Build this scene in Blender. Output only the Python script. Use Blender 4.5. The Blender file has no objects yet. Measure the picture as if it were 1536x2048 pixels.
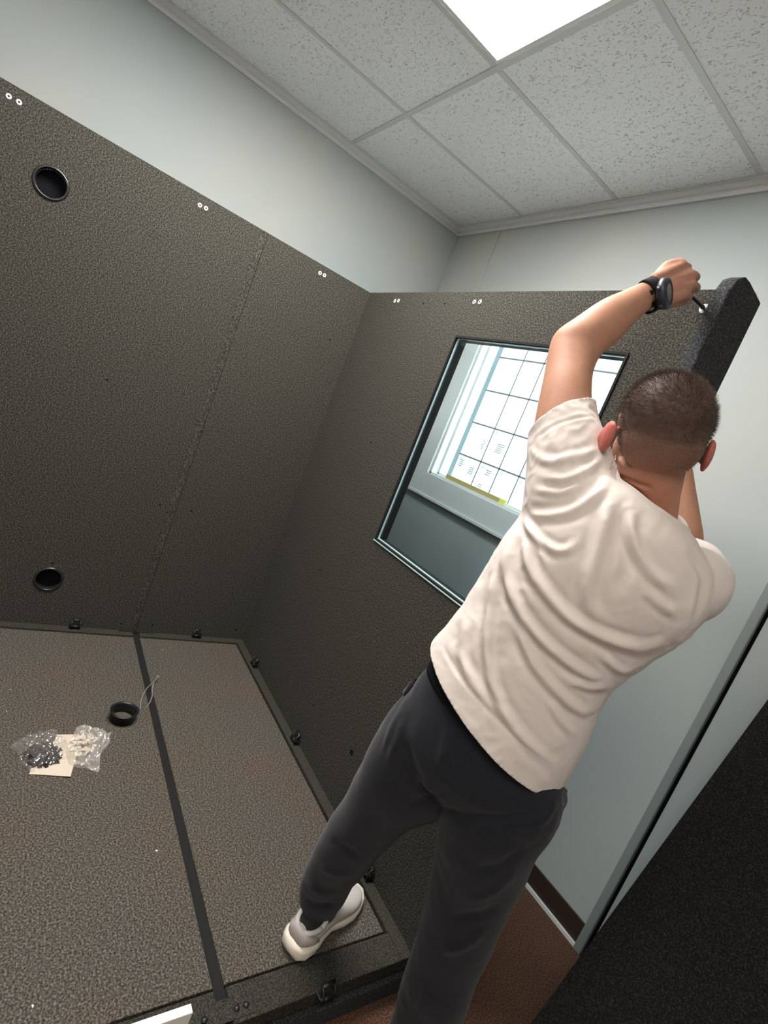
import bpy, bmesh, math, random
import numpy as np
from mathutils import Vector, Matrix, noise
random.seed(7); rng = np.random.default_rng(7)
PI = math.pi
SC = bpy.context.scene
COL = SC.collection

# ---------------------------------------------------------------- camera
CX = Vector((0.50473642, 0.78125203, 0.36726886))
CYD = Vector((0.33329686, 0.21609442, -0.91772349))   # image down
CZF = Vector((-0.79633809, 0.58561803, -0.15131812))  # forward
CAM = Vector((2.39388, -1.19158, 1.34542))
F = 1034.04
cd = bpy.data.cameras.new('camera'); cam = bpy.data.objects.new('camera', cd); COL.objects.link(cam)
cd.sensor_fit = 'HORIZONTAL'; cd.sensor_width = 36; cd.lens = 36 * F / 1536; cd.clip_start = 0.02
m = Matrix.Identity(4)
for i in range(3):
    m[i][0] = CX[i]; m[i][1] = -CYD[i]; m[i][2] = -CZF[i]; m[i][3] = CAM[i]
cam.matrix_world = m
SC.camera = cam
SC.view_settings.view_transform = 'Standard'; SC.view_settings.look = 'None'
SC.view_settings.gamma = 1; SC.view_settings.use_curve_mapping = False
SC.view_settings.exposure = 0.0

# ---------------------------------------------------------------- light
DIFFUSER_POWER = 46.0       # emission of the ceiling light's diffuser
ADDED_LIGHT_POWER = 19.0      # emission of an unseen second fixture, assumed and added to light the person's back
DAYLIGHT = 95.0             # watts of daylight outside the window
w = bpy.data.worlds.new('world'); SC.world = w; w.use_nodes = True
w.node_tree.nodes['Background'].inputs[0].default_value = (0.80, 0.97, 1.0, 1)
w.node_tree.nodes['Background'].inputs[1].default_value = .62
ld = bpy.data.lights.new('daylight', 'AREA'); lo = bpy.data.objects.new('daylight', ld); COL.objects.link(lo)
ld.shape = 'RECTANGLE'; ld.size = 1.5; ld.size_y = 1.3; ld.energy = DAYLIGHT; ld.color = (0.92, 1.0, 1.0)
lo.location = (0.6, 1.75, 1.9); lo.rotation_euler = (-PI / 2, 0, 0)

# ---------------------------------------------------------------- helpers
def U(px, py, d):
    """point of the place seen at a pixel, d metres in front of the lens"""
    return CAM + d * (CX * ((px - 768) / F) + CYD * ((py - 1024) / F) + CZF)
def proj_np(P):
    D = P - np.array(CAM); x = D @ np.array(CX); y = D @ np.array(CYD); z = D @ np.array(CZF)
    return np.stack([768 + F * x / z, 1024 + F * y / z], 1), z

class MB:
    def __init__(s): s.v = []; s.f = []; s.mi = []; s.cur = 0
    def add(s, vs, fs):
        o = len(s.v); s.v += [tuple(v) for v in vs]
        s.f += [tuple(i + o for i in f) for f in fs]; s.mi += [s.cur] * len(fs); return s
    def box(s, a, b, M=None):
        (x0, y0, z0), (x1, y1, z1) = a, b
        vs = [Vector(p) for p in ((x0,y0,z0),(x1,y0,z0),(x1,y1,z0),(x0,y1,z0),(x0,y0,z1),(x1,y0,z1),(x1,y1,z1),(x0,y1,z1))]
        if M: vs = [M @ v for v in vs]
        return s.add(vs, [(0,3,2,1),(4,5,6,7),(0,1,5,4),(1,2,6,5),(2,3,7,6),(3,0,4,7)])
    def rings(s, rs, cap=True, closed=False):
        n = len(rs[0]); o = []
        vs = [p for r in rs for p in r]; fs = []
        K = len(rs)
        for k in range(K if closed else K - 1):
            a = k * n; b = ((k + 1) % K) * n
            for i in range(n):
                j = (i + 1) % n; fs.append((a + i, a + j, b + j, b + i))
        if cap and not closed:
            fs.append(tuple(reversed(range(n)))); fs.append(tuple((K - 1) * n + i for i in range(n)))
        return s.add(vs, fs)
    def lathe(s, prof, c=(0,0,0), axis='Z', n=32, M=None, closed=False):
        rs = []
        for r, h in prof:
            ring = []
            for i in range(n):
                a = 2 * PI * i / n; p = Vector((r * math.cos(a), r * math.sin(a), h))
                if M: p = M @ p
                ring.append(p + Vector(c))
            rs.append(ring)
        return s.rings(rs, cap=not closed, closed=closed)
    def tube(s, pts, r, n=8):
        pts = [Vector(p) for p in pts]; rs = []
        up = Vector((0.13, 0.21, 1)).normalized()
        for i, p in enumerate(pts):
            t = (pts[min(i + 1, len(pts) - 1)] - pts[max(i - 1, 0)]).normalized()
            a = t.cross(up)
            if a.length < .1: a = t.cross(Vector((1, 0, 0)))
            a.normalize(); b = t.cross(a)
            rr = r[i] if isinstance(r, (list, tuple)) else r
            rs.append([p + rr * (a * math.cos(2 * PI * k / n) + b * math.sin(2 * PI * k / n)) for k in range(n)])
        return s.rings(rs)
    def ball(s, c, rad, M=None, n=16, m_=10):
        rs = []
        rad = rad if isinstance(rad, (tuple, list, Vector)) else (rad,) * 3
        for j in range(1, m_):
            th = PI * j / m_
            ring = []
            for i in range(n):
                a = 2 * PI * i / n
                p = Vector((rad[0] * math.sin(th) * math.cos(a), rad[1] * math.sin(th) * math.sin(a), -rad[2] * math.cos(th)))
                if M: p = M @ p
                ring.append(p + Vector(c))
            rs.append(ring)
        return s.rings(rs)
    def prism(s, poly, h0, h1, fn):
        a = [fn(p[0], p[1], h0) for p in poly]; b = [fn(p[0], p[1], h1) for p in poly]
        return s.rings([a, b])
    def mesh(s, name):
        me = bpy.data.meshes.new(name); me.from_pydata(s.v, [], s.f); me.validate()
        for p, k in zip(me.polygons, s.mi): p.material_index = k
        bm = bmesh.new(); bm.from_mesh(me); bmesh.ops.recalc_face_normals(bm, faces=bm.faces); bm.to_mesh(me); bm.free()
        return me
    def build(s, name, mats, parent=None, smooth=False, bevel=0):
        me = s.mesh(name)
        return link(name, me, mats, parent, smooth, bevel)
def link(name, me, mats, parent=None, smooth=False, bevel=0):
    if not isinstance(mats, (list, tuple)): mats = [mats]
    for k in mats: me.materials.append(k)
    if smooth:
        me.shade_smooth() if hasattr(me, 'shade_smooth') else [setattr(p, 'use_smooth', True) for p in me.polygons]
    o = bpy.data.objects.new(name, me); COL.objects.link(o)
    if parent is not None:
        o.parent = parent; o.matrix_parent_inverse = Matrix.Translation(-parent.location)
    if bevel:
        b = o.modifiers.new('bevel', 'BEVEL'); b.width = bevel; b.segments = 2; b.limit_method = 'ANGLE'
    return o
def empty(name, loc):
    o = bpy.data.objects.new(name, None); COL.objects.link(o); o.location = loc; o.empty_display_size = .05; return o
def tag(o, label=None, cat=None, group=None, kind=None):
    if label: o['label'] = label
    if cat: o['category'] = cat
    if group: o['group'] = group
    if kind: o['kind'] = kind
    return o
def dup_tree(o, parent=None):
    c = o.copy(); COL.objects.link(c)
    if parent is not None: c.parent = parent
    for ch in list(o.children): dup_tree(ch, c)
    return c

# ---------------------------------------------------------------- materials
def mat(name, col=(.5,.5,.5), rough=.6, metal=0, spec=.5, sss=0, coat=0):
    m = bpy.data.materials.new(name); m.use_nodes = True
    b = m.node_tree.nodes['Principled BSDF']
    b.inputs['Base Color'].default_value = (*col, 1); b.inputs['Roughness'].default_value = rough
    b.inputs['Metallic'].default_value = metal; b.inputs['Specular IOR Level'].default_value = spec
    if sss:
        b.inputs['Subsurface Weight'].default_value = sss; b.inputs['Subsurface Radius'].default_value = (.01, .004, .002)
        b.inputs['Subsurface Scale'].default_value = 1
    b.inputs['Coat Weight'].default_value = coat
    return m
def N(m, t): return m.node_tree.nodes.new(t)
def L(m, a, b): m.node_tree.links.new(a, b)
def bsdf(m): return m.node_tree.nodes['Principled BSDF']
def coords(m, scale=(1,1,1)):
    g = N(m, 'ShaderNodeNewGeometry'); mp = N(m, 'ShaderNodeMapping'); mp.inputs['Scale'].default_value = scale
    L(m, g.outputs['Position'], mp.inputs['Vector']); return mp.outputs[0]
def ramp(m, fac, stops):
    r = N(m, 'ShaderNodeValToRGB'); e = r.color_ramp.elements
    while len(e) < len(stops): e.new(.5)
    for k, (p, c) in zip(e, stops): k.position = p; k.color = (*c, 1) if len(c) == 3 else c
    L(m, fac, r.inputs[0]); return r.outputs[0]
def noise_(m, vec, scale, detail=2, rough=.5):
    n = N(m, 'ShaderNodeTexNoise'); n.inputs['Scale'].default_value = scale; n.inputs['Detail'].default_value = detail
    n.inputs['Roughness'].default_value = rough; L(m, vec, n.inputs['Vector']); return n.outputs[0]
def mix(m, fac, a, b, mode='MIX'):
    x = N(m, 'ShaderNodeMix'); x.data_type = 'RGBA'; x.blend_type = mode
    if isinstance(fac, (int, float)): x.inputs[0].default_value = fac
    else: L(m, fac, x.inputs[0])
    for k, v in ((6, a), (7, b)):
        if isinstance(v, tuple): x.inputs[k].default_value = (*v, 1)
        else: L(m, v, x.inputs[k])
    return x.outputs[2]
def bump(m, h, strength=.3, dist=.002):
    b = N(m, 'ShaderNodeBump'); b.inputs['Strength'].default_value = strength; b.inputs['Distance'].default_value = dist
    L(m, h, b.inputs['Height']); L(m, b.outputs[0], bsdf(m).inputs['Normal'])
def carpet(name, dark, mid, light, scale=230, blotch=None, bs=.7):
    m = mat(name, mid, .95, spec=.15); v = coords(m)
    n = noise_(m, v, scale, 3, .65)
    c = ramp(m, n, [(.33, dark), (.5, mid), (.68, light)])
    if blotch:
        n2 = noise_(m, v, 3.0, 2, .5); f = ramp(m, n2, [(.45, (0,0,0)), (.7, (1,1,1))])
        c = mix(m, f, c, mix(m, 1.0, c, blotch, 'MULTIPLY'))
    L(m, c, bsdf(m).inputs['Base Color']); bump(m, n, bs, .003)
    return m
M = {}
M['carpet_wall'] = carpet('wall_carpet', (.010,.010,.008), (.040,.039,.031), (.115,.112,.093), 210)
M['carpet_dark'] = carpet('dark_carpet', (.014,.015,.016), (.036,.038,.040), (.10,.104,.108), 230)
M['carpet_leaning'] = carpet('black_carpet', (.004,.004,.004), (.010,.010,.010), (.035,.035,.035), 260)
M['carpet_deck'] = carpet('deck_carpet', (.018,.017,.014), (.068,.064,.052), (.185,.172,.145), 200, (1.12,.96,.92))
M['carpet_rim'] = carpet('rim_carpet', (.013,.013,.010), (.034,.033,.026), (.08,.078,.062), 260)
M['carpet_room'] = carpet('room_carpet', (.03,.015,.008), (.10,.050,.028), (.24,.125,.07), 240, (.8,.9,1.1))
M['black'] = mat('black_plastic', (.012,.012,.013), .35)
M['blackmat'] = mat('black_rubber', (.012,.012,.012), .8, spec=.2)
M['void'] = mat('dark_mesh', (.006,.006,.008), .9, spec=.1)
M['white_metal'] = mat('white_metal', (.72,.72,.70), .4)
M['washer'] = mat('white_washer', (.85,.85,.83), .35)
M['steel'] = mat('steel', (.55,.55,.55), .3, 1)
M['white_trim'] = mat('white_trim', (.62,.62,.61), .5)
m = mat('wall_paint', (.4,.43,.41), .6, spec=.3); v = coords(m)
n = noise_(m, v, 1.3, 2, .5); n2 = noise_(m, coords(m, (1,1,14)), 60, 3, .6)
c = ramp(m, n, [(.3, (.36,.41,.405)), (.7, (.42,.435,.40))])
L(m, c, bsdf(m).inputs['Base Color']); bump(m, n2, .12, .002); M['paint'] = m
M['casing'] = mat('grey_casing', (.22,.25,.245), .5)
M['door_paint'] = mat('door_paint', (.36,.40,.39), .5)
M['wincasing'] = mat('window_casing', (.70,.71,.68), .5)
M['baseboard'] = mat('brown_vinyl_base', (.035,.02,.014), .45)
# ceiling tile
m = mat('ceiling_tile', (.7,.7,.7), .95, spec=.1); v = coords(m)
vo = N(m, 'ShaderNodeTexNoise'); vo.inputs['Scale'].default_value = 66; vo.inputs['Detail'].default_value = 1.5; vo.inputs['Distortion'].default_value = 1.6
L(m, coords(m, (1.0, 1.9, 1)), vo.inputs['Vector'])
ln = ramp(m, vo.outputs[0], [(.33, (0,0,0)), (.375, (1,1,1))])
fine = noise_(m, v, 420, 2, .6)
c = mix(m, ln, (.55,.55,.55), (.90,.91,.90)); c = mix(m, .12, c, ramp(m, fine, [(.3,(.4,.4,.4)),(.6,(1,1,1))]), 'MULTIPLY')
L(m, c, bsdf(m).inputs['Base Color']); bump(m, ln, .8, .003); M['tile'] = m
# emission
def emis(name, col, s):
    m = bpy.data.materials.new(name); m.use_nodes = True; nt = m.node_tree; nt.nodes.remove(nt.nodes['Principled BSDF'])
    e = nt.nodes.new('ShaderNodeEmission'); e.inputs[0].default_value = (*col, 1); e.inputs[1].default_value = s
    nt.links.new(e.outputs[0], nt.nodes['Material Output'].inputs[0]); return m
M['diffuser'] = emis('lit_diffuser', (1, .955, .93), DIFFUSER_POWER)
M['added_diffuser'] = emis('added_diffuser_warm', (1, .93, .86), ADDED_LIGHT_POWER)
def glassy(name, tint, gl=.08, rough=.02, diff=None, dmix=0):
    m = bpy.data.materials.new(name); m.use_nodes = True; nt = m.node_tree; nt.nodes.remove(nt.nodes['Principled BSDF'])
    t = nt.nodes.new('ShaderNodeBsdfTransparent'); t.inputs[0].default_value = (*tint, 1)
    g = nt.nodes.new('ShaderNodeBsdfGlossy'); g.inputs['Roughness'].default_value = rough; g.inputs[0].default_value = (1,1,1,1)
    fa = nt.nodes.new('ShaderNodeLayerWeight'); fa.inputs[0].default_value = .5
    lw = nt.nodes.new('ShaderNodeMath'); lw.operation = 'POWER'; lw.inputs[1].default_value = 5; nt.links.new(fa.outputs['Facing'], lw.inputs[0])
    mx = nt.nodes.new('ShaderNodeMixShader')
    ad = nt.nodes.new('ShaderNodeMath'); ad.operation = 'ADD'; ad.inputs[1].default_value = gl; ad.use_clamp = True
    nt.links.new(lw.outputs[0], ad.inputs[0]); nt.links.new(ad.outputs[0], mx.inputs[0])
    nt.links.new(t.outputs[0], mx.inputs[1]); nt.links.new(g.outputs[0], mx.inputs[2]); out = mx.outputs[0]
    if diff:
        d = nt.nodes.new('ShaderNodeBsdfDiffuse'); d.inputs[0].default_value = (*diff, 1); m2 = nt.nodes.new('ShaderNodeMixShader')
        m2.inputs[0].default_value = dmix; nt.links.new(out, m2.inputs[1]); nt.links.new(d.outputs[0], m2.inputs[2]); out = m2.outputs[0]
    nt.links.new(out, nt.nodes['Material Output'].inputs[0]); return m
M['booth_glass'] = glassy('booth_glass', (.86,.94,.97), .05)
M['window_glass'] = glassy('window_glass', (.93,.98,.98), .04)
M['glass_edge'] = mat('glass_edge', (.45,.60,.62), .2)
M['bag'] = glassy('clear_plastic', (.98,.98,.97), .10, .13, (.8,.78,.74), .05)
M['bag2'] = glassy('frosted_plastic', (.97,.96,.94), .12, .16, (.85,.80,.74), .16)
# backlit paper
m = bpy.data.materials.new('backlit_paper'); m.use_nodes = True; nt = m.node_tree; nt.nodes.remove(nt.nodes['Principled BSDF'])
t = nt.nodes.new('ShaderNodeBsdfTranslucent'); t.inputs[0].default_value = (.9,.9,.9,1)
d = nt.nodes.new('ShaderNodeBsdfDiffuse'); d.inputs[0].default_value = (.85,.85,.83,1)
mx = nt.nodes.new('ShaderNodeMixShader'); mx.inputs[0].default_value = .45
nt.links.new(t.outputs[0], mx.inputs[1]); nt.links.new(d.outputs[0], mx.inputs[2]); nt.links.new(mx.outputs[0], nt.nodes['Material Output'].inputs[0])
M['paper'] = m
M['ink'] = mat('grey_ink', (.24,.22,.23), .8)
M['ink_pale'] = mat('pale_ink', (.25,.24,.25), .8)
M['yellow'] = mat('yellow_wood', (.50,.40,.14), .6)
M['yellow_tip'] = mat('yellow_tip', (.9,.88,.15), .5)

# ================================================================= ROOM
RX, RY, ZF, ZC = -.637, .77, -.1124, 2.70     # left wall, back wall, floor, ceiling
XR, YF = 4.1, -3.6
def S(o): o['kind'] = 'structure'; return o
S(MB().box((RX, YF, ZF - .1), (XR, RY + .12, ZF)).build('floor', M['carpet_room']))
S(MB().box((RX - .1, YF, ZF - .1), (RX, RY + .12, ZC + .15)).build('wall_left', M['paint']))
M['pale_bounce_paint'] = mat('pale_bounce_paint', (.78,.78,.75), .7)  # unseen walls made paler than the room to bounce light to the ceiling
S(MB().box((XR, YF, ZF - .1), (XR + .1, RY + .12, ZC + .15)).build('wall_right', M['pale_bounce_paint']))
S(MB().box((RX - .1, YF - .1, ZF - .1), (XR + .1, YF, ZC + .15)).build('wall_front', M['pale_bounce_paint']))
# back wall with the window opening
WX0, WX1, WZ0, WZ1 = .005, 1.20, 1.193, 2.15
b = MB(); T = .12
b.box((RX, RY, ZF - .1), (WX0, RY + T, ZC + .15)).box((WX1, RY, ZF - .1), (XR, RY + T, ZC + .15))
b.box((WX0, RY, ZF - .1), (WX1, RY + T, WZ0)).box((WX0, RY, WZ1), (WX1, RY + T, ZC + .15))
S(b.build('wall_back', M['paint']))
# ceiling: tiles above a metal grid
GX = [RX, -.052, .558, 1.172, 1.785, 2.395, 3.01, 3.62, XR]
GY = [YF, -2.555, -1.335, -.112, RY]
LIGHTS = {(3, 2), (6, 0)}
LIGHTS = [(2, 2), (5, 1)]
b = MB()
for i in range(len(GX) - 1):
    for j in range(len(GY) - 1):
        if (i, j) in LIGHTS: continue
        b.box((GX[i] + .008, GY[j] + .008, ZC), (GX[i + 1] - .008, GY[j + 1] - .008, ZC + .02))
b.box((RX - .1, YF - .1, ZC + .15), (XR + .1, RY + T, ZC + .2))
ceil = S(b.build('ceiling', M['tile']))
b = MB()
for x in GX[1:-1]: b.box((x - .012, YF, ZC - .003), (x + .012, RY, ZC + .006)); b.box((x - .004, YF, ZC + .006), (x + .004, RY, ZC + .04))
for y in GY[1:-1]: b.box((RX, y - .012, ZC - .0034), (XR, y + .012, ZC + .0055)); b.box((RX, y - .004, ZC + .006), (XR, y + .004, ZC + .04))
b.build('ceiling_grid', M['white_trim'], ceil)
# crown mouldings: stepped profile (distance from wall, z)
cp = [(0, 2.655), (.012, 2.655), (.016, 2.664), (.016, 2.672), (.026, 2.676), (.034, 2.690), (.044, 2.694), (.044, 2.699), (0, 2.699)]
S(MB().prism(cp, YF, RY - .0005, lambda a, z, h: (RX + a, h, z)).build('trim_1', M['white_trim']))
S(MB().prism(cp, RX + .0005, XR, lambda a, z, h: (h, RY - a, z)).build('trim_2', M['white_trim']))
# battens on the back wall
S(MB().box((-.262, RY - .006, 1.9), (-.226, RY, 2.655)).build('trim_3', M['paint'], bevel=.002))
S(MB().box((RX, RY - .010, 1.0), (RX + .012, RY, 2.655)).build('trim_4', M['door_paint']))
# baseboard
b = MB().box((RX, RY - .008, -.098), (1.781, RY, -.02)); b.build('baseboard_back', M['baseboard'])['kind'] = 'structure'
S(MB().box((RX, RY - .016, ZF), (1.781, RY, -.099)).build('trim_5', M['wincasing']))
S(MB().box((RX, YF, ZF), (RX + .008, RY, -.02)).build('baseboard_left', M['baseboard']))
# door with casing
dr = S(MB().box((1.822, RY - .006, ZF + .006), (2.70, RY, 2.02)).build('door_1', M['door_paint']))
MB().box((1.782, RY - .022, ZF), (1.810, RY, 2.06)).build('door_casing', M['casing'], dr, bevel=.003)
MB().box((2.712, RY - .022, ZF), (2.742, RY, 2.06)).build('door_casing', M['casing'], dr, bevel=.003)
MB().box((1.810, RY - .0215, 2.03), (2.712, RY, 2.06)).build('door_casing', M['casing'], dr, bevel=.003)
MB().box((1.810, RY - .002, ZF), (1.822, RY, 2.03)).build('door_gap', M['void'], dr)
b = MB().lathe([(.001, 0), (.026, 0), (.026, .008), (.009, .01), (.009, .04), (.025, .045), (.027, .06), (.02, .07), (.001, .072)], (2.62, RY - .006, .95), n=20, M=Matrix.Rotation(PI / 2, 4, 'X'))
b.build('door_handle', M['steel'], dr, True)
# window in the back wall
win = S(empty('window_1', (.65, RY, 1.19)))
b = MB(); CW = .128
for a, c in (((WX0 - CW, RY - .02, WZ0 - CW + .002), (WX0, RY, WZ1 + CW)), ((WX1, RY - .02, WZ0 - CW + .002), (WX1 + CW, RY, WZ1 + CW)),
             ((WX0, RY - .02, WZ0 - CW + .002), (WX1, RY, WZ0)), ((WX0, RY - .02, WZ1), (WX1, RY, WZ1 + CW))): b.box(a, c)
b.build('window_casing', M['wincasing'], win, bevel=.002)
b = MB()
for k, (o, d0, d1) in enumerate(((.0, .0, .05), (.010, .05, .11))):
    e = .012
    b.box((WX0 + o - .001, RY + d0, WZ0 + o), (WX0 + o + e, RY + d1, WZ1)); b.box((WX1 - o - e, RY + d0, WZ0 + o), (WX1 - o + .001, RY + d1, WZ1))
    b.box((WX0, RY + d0, WZ0 + o - .001), (WX1, RY + d1, WZ0 + o + e)); b.box((WX0, RY + d0, WZ1 - e), (WX1, RY + d1, WZ1))
b.build('window_frame', M['white_metal'], win)
MB().box((WX0 + .01, RY + .085, WZ0 + .01), (WX1 - .01, RY + .089, WZ1 - .01)).build('window_pane', M['window_glass'], win)
MB().box((WX0 - CW, RY - .030, WZ0 - CW - .012), (WX1 + CW, RY, WZ0 - CW + .004)).build('window_sill', M['white_metal'], win, bevel=.002)
# paper calendar standing in the window, lit from behind
PY = RY + .060
b = MB().box((.122, PY, WZ0 + .012), (1.17, PY + .0006, 2.137)); b.cur = 1; gy0, gy1 = PY - .0012, PY - .0002
for z in (1.365, 1.557, 1.749, 1.942, 2.134): b.box((.118, gy0, z - .0042), (1.17, gy1, z + .0042))
for x in (.307, .454, .602, .75, .898, 1.046): b.box((x - .0032, gy0, WZ0 + .02), (x + .0032, gy1, 2.134))
DIG = {0:'abcdef',1:'bc',2:'abged',3:'abgcd',4:'fgbc',5:'afgcd',6:'afgedc',7:'abc',8:'abcdefg',9:'abcfgd'}
SEG = {'a':(0,2,1,2),'b':(1,1,1,2),'c':(1,0,1,1),'d':(0,0,1,0),'e':(0,0,0,1),'f':(0,1,0,2),'g':(0,1,1,1)}
def digit(b, dg, x, z, s, y):
    for ch in DIG[dg]:
        x0, z0, x1, z1 = SEG[ch]; t = s * .12
        b.box((x + x0 * s - t, y - .001, z + z0 * s - t), (x + x1 * s + t, y, z + z1 * s + t))
b.cur = 2; day = 1
colx = [.122, .307, .454, .602, .75, .898, 1.046]
for r, z in enumerate((1.942, 1.749, 1.557, 1.365)):
    for x in colx:
        if day > 31: break
        xx = x + .016
        for ch in str(day): digit(b, int(ch), xx, z - .030, .006, gy1 - .0002); xx += .012
        day += 1
rr = random.Random(3)
for (x, z, n, wd) in ((.27, 1.43, 5, .016), (.40, 1.44, 5, .03), (.165, 1.30, 4, .02), (.26, 1.28, 4, .02), (.395, 1.31, 3, .028), (.37, 1.235, 2, .02)):
    for k in range(n):
        b.box((x - wd * rr.uniform(.5, 1), gy0, z + k * .011), (x + wd * rr.uniform(.4, 1), gy1, z + k * .011 + .004))
tag(b.build('calendar', [M['paper'], M['ink'], M['ink_pale']]), 'large white calendar sheet with a grey grid hung in the bright window', 'calendar')
rl = empty('ruler', (.37, RY + .02, WZ0 + .012))
tag(rl, 'flat yellow wooden stick lying along the bottom of the window', 'ruler')
MB().box((.135, RY + .014, WZ0 + .013), (.585, RY + .020, WZ0 + .036)).build('stick', M['yellow'], rl)
tag(MB().box((.585, RY + .013, WZ0 + .013), (.625, RY + .021, WZ0 + .037)).build('tip', M['yellow_tip'], rl), 'bright yellow tip')

# ceiling light fixtures
def fixture(i, j, label, dm):
    x0, x1, y0, y1 = GX[i] + .012, GX[i + 1] - .012, GY[j] + .012, GY[j + 1] - .012
    e = empty('ceiling_light', ((x0 + x1) / 2, (y0 + y1) / 2, ZC)); tag(e, label, 'ceiling light', 'ceiling light fixtures')
    b = MB(); f = .016; z0, z1 = ZC - .002, ZC + .03
    b.box((x0, y0, z0), (x0 + f, y1, z1)).box((x1 - f, y0, z0), (x1, y1, z1)).box((x0 + f, y0, z0), (x1 - f, y0 + f, z1)).box((x0 + f, y1 - f, z0), (x1 - f, y1, z1))
    b.build('frame', M['white_metal'], e)
    MB().box((x0 + f, y0 + f, ZC + .004), (x1 - f, y1 - f, ZC + .008)).build('diffuser', dm, e)
    MB().box((x0, y0, ZC + .05), (x1, y1, ZC + .12)).build('housing', M['white_metal'], e)
fixture(2, 2, 'bright rectangular ceiling light panel above the booth', M['diffuser'])
fixture(5, 1, 'second rectangular ceiling light panel, unseen and added behind the viewer', M['added_diffuser'])

# ================================================================= BOOTH
H = 1.92
BX = 1.69; SEAM = -.545
def washer(b, M4, r=.0078):
    b.cur = 0; b.lathe([(.0015, .0015), (.0035, .0022), (r, .0018), (r, 0), (.0015, 0)], n=16, M=M4, c=(0,0,0))
    b.cur = 1; b.lathe([(.0002, .003), (.0033, .003), (.0033, .0005), (.0002, .0005)], n=10, M=M4)
    b.cur = 0
MA = lambda y, z: Matrix.Translation((0.0, y, z)) @ Matrix.Rotation(PI / 2, 4, 'Y')     # on wall x=0, facing +x
MBk = lambda x, z: Matrix.Translation((x, 0.0, z)) @ Matrix.Rotation(PI / 2, 4, 'X')      # on wall y=0, facing -y
def bolts(name_pts, mk, parent):
    for p in name_pts:
        b = MB(); washer(b, mk(*p)); b.build('bolt', [M['washer'], M['blackmat']], parent)
def hole(p, mk, parent, r=.005, ry=None):
    b = MB(); b.lathe([(.0003, .0006), (r, .0006), (r, .0001), (.0003, .0001)], n=12, M=mk(*p) @ Matrix.Diagonal((ry or 1, 1, 1, 1)))
    b.build('screw_hole', M['void'], parent)
# left wall, two panels; the outer one is pierced by two vent ports
def plate_with_holes(y0, y1, z0, z1, holes, x0, x1):
    """wall slab x0..x1 with round openings cut with a ring of faces (holes: (y, z, r))"""
    bm = bmesh.new()
    vs = [bm.verts.new((x1, y, z)) for y, z in ((y0, z0), (y1, z0), (y1, z1), (y0, z1))]
    bm.faces.new(vs); bm.normal_update()
    ret = bmesh.ops.extrude_face_region(bm, geom=list(bm.faces)); 
    for v in ret['geom']:
        if isinstance(v, bmesh.types.BMVert): v.co.x = x0
    bmesh.ops.recalc_face_normals(bm, faces=bm.faces)
    me = bpy.data.meshes.new('panel'); bm.to_mesh(me); bm.free(); return me
YO = -1.78
# outer panel built from strips round the port openings (square cut-outs closed by the rings of octagonal fill)
PORTS = [(-1.290, 1.697), (-.955, .219)]
PR = .050
def panel_with_ports(y0, y1, z0, z1, ports, x0, x1, h=.075):
    b = MB(); ps = sorted(ports, key=lambda p: p[1]); z = z0
    n = 32
    for (py, pz) in ps:
        b.box((x0, y0, z), (x1, y1, pz - h)); b.box((x0, y0, pz - h), (x1, py - h, pz + h)); b.box((x0, py + h, pz - h), (x1, y1, pz + h)); z = pz + h
        inner, outer = [], []
        for i in range(n):
            a = 2 * PI * i / n; c_, s_ = math.cos(a), math.sin(a); k = h / max(abs(c_), abs(s_))
            inner.append((py + PR * c_, pz + PR * s_)); outer.append((py + k * c_, pz + k * s_))
        vs = [(x1, *p) for p in inner] + [(x1, *p) for p in outer] + [(x0, *p) for p in inner] + [(x0, *p) for p in outer]
        fs = []
        for i in range(n):
            j = (i + 1) % n
            fs += [(i, j, n + j, n + i), (2*n + i, 3*n + i, 3*n + j, 2*n + j), (i, 2*n + i, 2*n + j, j)]
        b.add(vs, fs)
    b.box((x0, y0, z), (x1, y1, z1)); return b
wl2 = panel_with_ports(YO, SEAM - .001, .0, H, PORTS, -.06, 0).build('booth_wall_panel', M['carpet_wall'])
tag(wl2, 'tall grey carpeted booth side panel with two round black vent ports', 'wall panel', 'carpeted booth wall panels')
for py, pz in PORTS:
    b = MB(); Mx = MA(py, pz)
    b.lathe([(.0460, -.050), (.0460, .004), (.0485, .0065), (.0535, .005), (.0555, .001), (.0555, -.0005), (.0495, -.0005), (.0495, -.050)], n=40, M=Mx, closed=True)
    pt = b.build('vent_port', mat('gloss_black', (.015,.015,.016), .22, coat=.3), wl2, True)
    MB().lathe([(.0003, -.035), (.046, -.035), (.046, -.030), (.0003, -.030)], n=32, M=Mx).build('port_mesh', M['void'], pt)
bolts([(-1.549, 1.881), (-1.520, 1.881)] if 0 else [(-1.451, 1.881), (-1.423, 1.881), (-.826, 1.881), (-.802, 1.882)], MA, wl2)
for p in ((-.959, 1.109), (-.618, .646), (-.958, .292), (-.617, .038)): hole(p, MA, wl2, .0045)
b = MB(); b.lathe([(.0105, .0004), (.0105, .0015), (.0125, .0015), (.0125, .0004)], n=24, M=MA(-.959, 1.699), closed=True); b.build('carpet_ring', M['carpet_dark'], wl2)
MB().box((.0, SEAM - .034, .004), (.0022, SEAM - .001, H)).build('seam_strip', M['carpet_wall'], wl2, bevel=.001)
wl1 = MB().box((-.06, SEAM + .001, 0), (0, -.0005, H)).build('booth_wall_panel', M['carpet_wall'])
tag(wl1, 'narrower grey carpeted booth side panel in the inner corner', 'wall panel', 'carpeted booth wall panels')
bolts([(-.2725, 1.883), (-.249, 1.884)], MA, wl1)
for p in ((-.476, .65), (-.478, .044), (-.114, 1.634), (-.053, .056)): hole(p, MA, wl1, .0045)
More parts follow.
